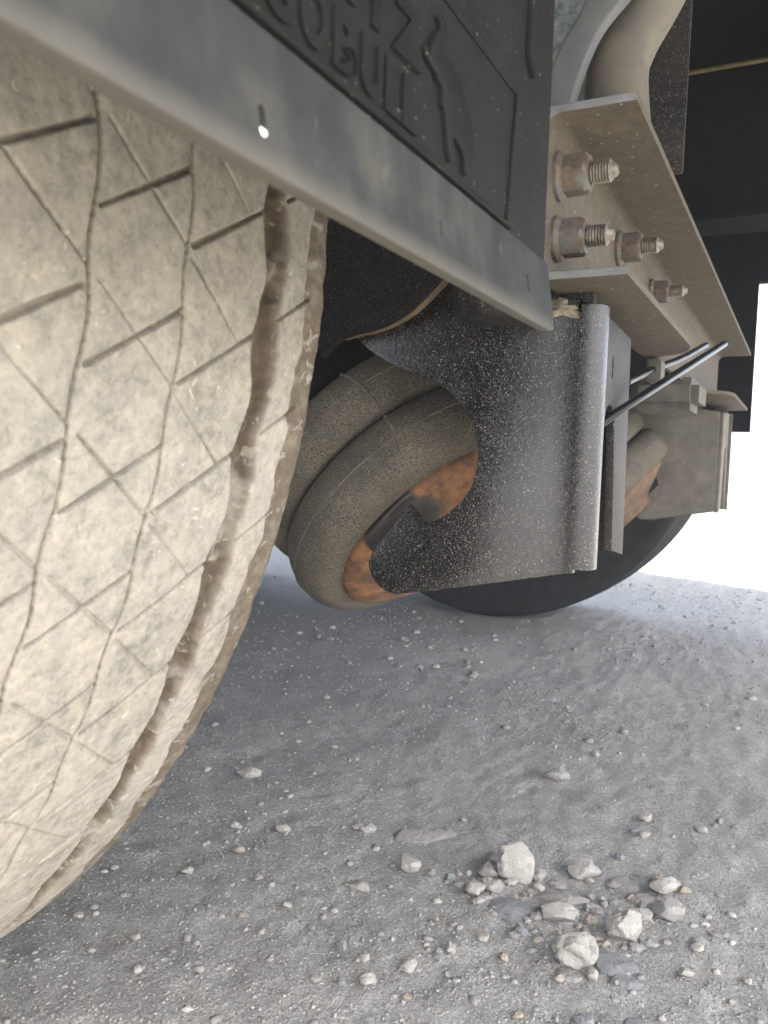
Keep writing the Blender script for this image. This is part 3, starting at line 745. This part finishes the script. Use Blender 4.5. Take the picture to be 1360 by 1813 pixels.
link('dark_gap_plate', box(1.985, 1.99, .112, .26, .50, 1.215, .001), UNDER, root)  # dark plate added to close the bright gap past the channel end
for k_, (yy, zz_, rr_) in enumerate(((.02, .93, .006), (.045, .955, .005), (-.05, 1.02, .008))):
    pts_ = [Vector((x_, yy+.02*math.sin(x_*3+k_), zz_-.02*math.sin(x_*4.5+k_*2))) for x_ in np.linspace(.72, 2.42, 16)]
    link('air_line', tube(pts_, rr_, 10), UNDER if k_ else BLACK2, root)
link('air_tank', lathe([(-.42, 0), (-.42, .06), (-.40, .10), (-.36, .12), (.36, .12), (.40, .10), (.42, .06), (.42, 0)], (1.2, -.22, 1.03), (1, 0, 0), 40), UNDER, root)
# brake chamber and valve seen between the brackets
v = onX(1175, 690, 1.30)
vb = link('valve_block', box(1.30, 1.42, v.y-.05, v.y+.05, v.z-.03, v.z+.02, .012), DUSTB, root)
link('brake_chamber', lathe([(-.09, 0), (-.09, .05), (-.03, .075), (.0, .082), (.01, .082), (.05, .07), (.07, .03), (.07, 0)], (1.42, .36, .55), (.3, -1, .1), 48), DUSTB, root)

# ================================================================ loose stones
SM = [mat_stone('pale_limestone', (.45, .425, .375)), mat_stone('grey_stone', (.345, .33, .30)), mat_stone('bluish_stone', (.29, .295, .29)), mat_stone('tan_stone', (.42, .365, .29))]
ST = [
 (911,1536,56,77,0,'big upright pale stone at the back of the stone cluster','s'),
 (1029,1538,49,38,0,'rounded pale stone just right of the big upright stone',''),
 (725,1534,36,34,0,'small pyramid-shaped stone lying alone left of the cluster',''),
 (874,1522,24,28,1,'small grey stone touching the upper left side of the big upright stone',''),
 (861,1548,33,29,1,'angular grey stone tucked against the left side of the big upright stone',''),
 (839,1578,29,33,0,'rounded pale stone at the left end of the stone cluster',''),
 (870,1577,32,32,1,'knobbly stone between the leftmost rounded stone and the flat bluish one',''),
 (858,1595,21,16,1,'little stone in front of the knobbly stone',''),
 (905,1600,79,45,2,'flat bluish half-buried stone in front of the big upright stone','f'),
 (953,1550,26,32,1,'narrow stone leaning beside the right side of the big upright stone',''),
 (953,1570,19,19,0,'tiny round pebble in front of the narrow leaning stone',''),
 (989,1567,26,16,1,'small low pebble just left of and below the rounded pale stone',''),
 (1000,1587,85,29,1,'long flat grey slab half sunk in the dust','f'),
 (989,1615,69,37,0,'wide pale stone lying in front of the long flat slab',''),
 (1053,1608,29,21,1,'small flat stone right of the wide pale stone','f'),
 (1135,1619,37,24,0,'oval pale stone left of the rough grey one',''),
 (1183,1608,56,40,1,'rough grey stone at the right end of the cluster',''),
 (1175,1572,50,32,0,'pale stone just behind the rough grey stone',''),
 (1132,1583,48,26,1,'dull stone sunk in dust left of the pale back stone','f'),
 (1108,1556,42,32,1,'flat dull stone behind the others on the right','f'),
 (1107,1644,58,56,0,'leaning egg-shaped pale stone right of centre','s'),
 (1124,1674,24,19,1,'small stone at the foot of the leaning egg-shaped stone',''),
 (1024,1681,69,53,0,'large blocky pale stone at the front of the cluster','s'),
 (1012,1719,47,20,1,'thin flat stone in front of the large blocky one','f'),
 (1049,1723,21,26,0,'small triangular stone at the right front corner of the blocky stone',''),
 (1087,1696,66,44,2,'flat grey stone right of the large blocky stone','f'),
 (1108,1728,48,32,2,'bluish stone at the front edge of the cluster','f'),
 (1152,1665,24,16,1,'little grey stone right of the leaning egg-shaped stone',''),
 (1214,1718,25,19,0,'lone pale pebble right of the cluster front',''),
 (1236,1681,21,17,0,'lone pale pebble farther right above the other one',''),
 (724,1706,28,25,0,'bright round pebble lying left in the foreground',''),
 (798,1683,16,19,0,'small pale pebble left of the blocky stone',''),
 (778,1692,19,15,2,'small bluish pebble beside a pale one in the foreground',''),
 (650,1730,30,24,0,'pale pebble in the foreground left of the bright round pebble',''),
 (856,1662,18,14,0,'small white pebble below the stone cluster',''),
 (1037,1800,34,32,2,'bluish pebble cut by the bottom edge of the picture',''),
 (1130,1805,48,20,2,'larger flat bluish stone at the bottom edge of the picture','f'),
 (987,1374,40,29,1,'low grey stone standing out on the ground behind the cluster',''),
 (1143,1446,24,19,0,'pale pebble in the middle distance at the right',''),
 (1241,1464,18,18,1,'grey pebble farthest right in the middle distance',''),
 (748,1474,100,32,1,'broad flat buried rock showing above the dust','f'),
 (653,1472,30,17,0,'flat pale pebble left of the broad buried rock',''),
 (916,1789,19,17,3,'tan pebble near the bottom of the picture',''),
 (443,1371,35,20,0,'pale stone lying near the tyre edge on the ground',''),
 (502,1471,25,18,0,'oval pebble on the ground right of the tyre',''),
 (415,1465,16,14,0,'small white pebble nearest the tyre edge',''),
 (333,1547,20,16,0,'pale pebble just below the curve of the tyre',''),
 (637,1570,30,22,1,'dull pebble in the middle of the ground',''),
 (606,1672,16,22,2,'upright bluish pebble in the left foreground',''),
 (139,1623,20,12,0,'flat pebble at the far left under the tyre',''),
 (241,1658,15,12,0,'white pebble at the lower left of the picture',''),
]
def add_stone(px, py, wpx, hpx, mi, label, mode, idx, group=None):
    wpx *= 1.14; hpx *= 1.14
    p = onZ(px, py+hpx*.25, 0.0); dep = (p-Vector((0, 0, CAM_H))).dot(Vector(fw)); s = dep/F_PX
    z0 = gz(p.x, p.y); rw = wpx*s/2
    if mode == 'f': rz = rw*.22; ry = hpx*s/2/.62
    elif mode == 's': rz = hpx*s/2*.98; ry = rw*.85
    else: rz = hpx*s/2*.82; ry = max(hpx*s/2, rw*.75)
    me = lump((0, 0, 0), 1, idx+3, 5 if wpx > 40 else 4, .30, (rw*1.12, ry, rz), 1.5, 16)
    o = link('stone', me, SM[mi]); o.location = (p.x, p.y, z0+rz*(.66 if mode != 'f' else .25)); o.rotation_euler = (0, 0, YAW-math.pi/2+random.uniform(-.25, .25))
    o['label'] = label; o['category'] = 'stone'
    if group: o['group'] = group
for i, s_ in enumerate(ST): add_stone(*s_, i)
rs_ = random.Random(4)
for i in range(100):
    if i < 78: px, py = rs_.gauss(1020, 120), rs_.gauss(1610, 60)
    else: px, py = rs_.uniform(150, 1350), rs_.uniform(1400, 1800)
    if px < 250 and py < 1600: continue
    d_ = rs_.uniform(9, 17); ci = rs_.choice([0, 0, 1, 1, 2, 3]); cn = ('pale', 'grey', 'bluish', 'tan')[ci]
    add_stone(px, py, d_*rs_.uniform(.9, 1.4), d_, ci, f'{cn} pebble, no bigger than a pea, loose on the dusty ground', '', 200+i, f'{cn} pea-sized pebbles scattered on the ground')

# ---- fine gravel and grit: one mass
def ico(sub):
    bm = bmesh.new(); bmesh.ops.create_icosphere(bm, subdivisions=sub, radius=1); bm.verts.ensure_lookup_table()
    v = np.array([x.co for x in bm.verts]); f = np.array([[q.index for q in x.verts] for x in bm.faces]); bm.free(); return v, f
def scatter(n, r0, r1, power, sub, name, mat, dmax, seed, dmin=.45):
    rs = np.random.default_rng(seed)
    bv, bf = ico(sub); nv = len(bv)
    # candidates in plan, denser near the viewer
    d = dmin*(dmax/dmin)**rs.random(n); a = YAW+rs.uniform(-.62, .62, n)
    x = d*np.cos(a); y = d*np.sin(a)
    cl = fbm(x*3.1, y*3.1, oct=3, seed=77); keep = rs.random(n) < np.clip(.55+cl*.75, .08, 1)
    keep &= ~((np.hypot(y-.736, 0) < .12) & (x < .36))
    x, y, d = x[keep], y[keep], d[keep]; n = len(x)
    u = rs.random(n); r = r0*(r1/r0)**(u**power)*np.clip(d/1.0, .8, 1.8)
    z = ground_h(x, y)
    sc = rs.uniform(.6, 1.25, (n, 3)); sc[:, 2] *= .72
    an = rs.uniform(0, 6.28, n); V0 = bv[None]*(1+rs.uniform(-.24, .24, (n, nv, 1)))
    V0 = V0*sc[:, None, :]*r[:, None, None]
    ca, sa = np.cos(an)[:, None], np.sin(an)[:, None]
    X = V0[..., 0]*ca-V0[..., 1]*sa+x[:, None]; Y = V0[..., 0]*sa+V0[..., 1]*ca+y[:, None]; Z = V0[..., 2]+(z+r*.12)[:, None]
    V = np.stack([X, Y, Z], -1).reshape(-1, 3); Fc = (bf[None]+(np.arange(n)*nv)[:, None, None]).reshape(-1, 3)
    me = mesh_np(name, V, Fc, True)
    va = me.attributes.new('tone', 'FLOAT', 'POINT'); va.data.foreach_set('value', np.repeat(rs.random(n), nv).astype(np.float32))
    o = link(name, me, mat); o['kind'] = 'stuff'; o['label'] = {'gravel': 'loose pale gravel scattered over the dusty ground', 'grit': 'fine grit covering the dusty ground'}[name]; o['category'] = name
    return o
def mat_gravel():
    k = M('mixed_gravel'); c = k.ramp(k.attr('tone'), [(.0, (.26, .255, .235)), (.5, (.32, .312, .285)), (.85, (.385, .373, .335)), (1, (.46, .44, .395))])
    c = k.mix(k.rng(k.noise(500, 3), .5, .7, 0, .4), c, (.18, .17, .15)); k.set(c, .95, 0, .15); k.bump(k.noise(600, 3), .4, .0008); return k.m
GM = mat_gravel()
scatter(70000, .0006, .0019, 1.8, 1, 'grit', GM, 5.5, 3)
scatter(6000, .0014, .0056, 4.0, 2, 'gravel', GM, 6.5, 5)

# ================================================================ added veil volume standing in for lens glare
HZ = bpy.data.materials.new('glare_veil_volume'); HZ.use_nodes = True; hn = HZ.node_tree; hn.nodes.clear()
pv = hn.nodes.new('ShaderNodeVolumePrincipled'); pv.inputs['Density'].default_value = 0.055; pv.inputs['Color'].default_value = (.93, .95, 1, 1); pv.inputs['Anisotropy'].default_value = .3
ho_ = hn.nodes.new('ShaderNodeOutputMaterial'); hn.links.new(pv.outputs[0], ho_.inputs['Volume'])
hz = link('glare_veil', box(-1200, 1200, -1200, 1200, -1.2, 4.3, 0), HZ); hz['kind'] = 'stuff'; hz['label'] = 'thin pale volume added for lens glare'; hz['category'] = 'glare_veil'
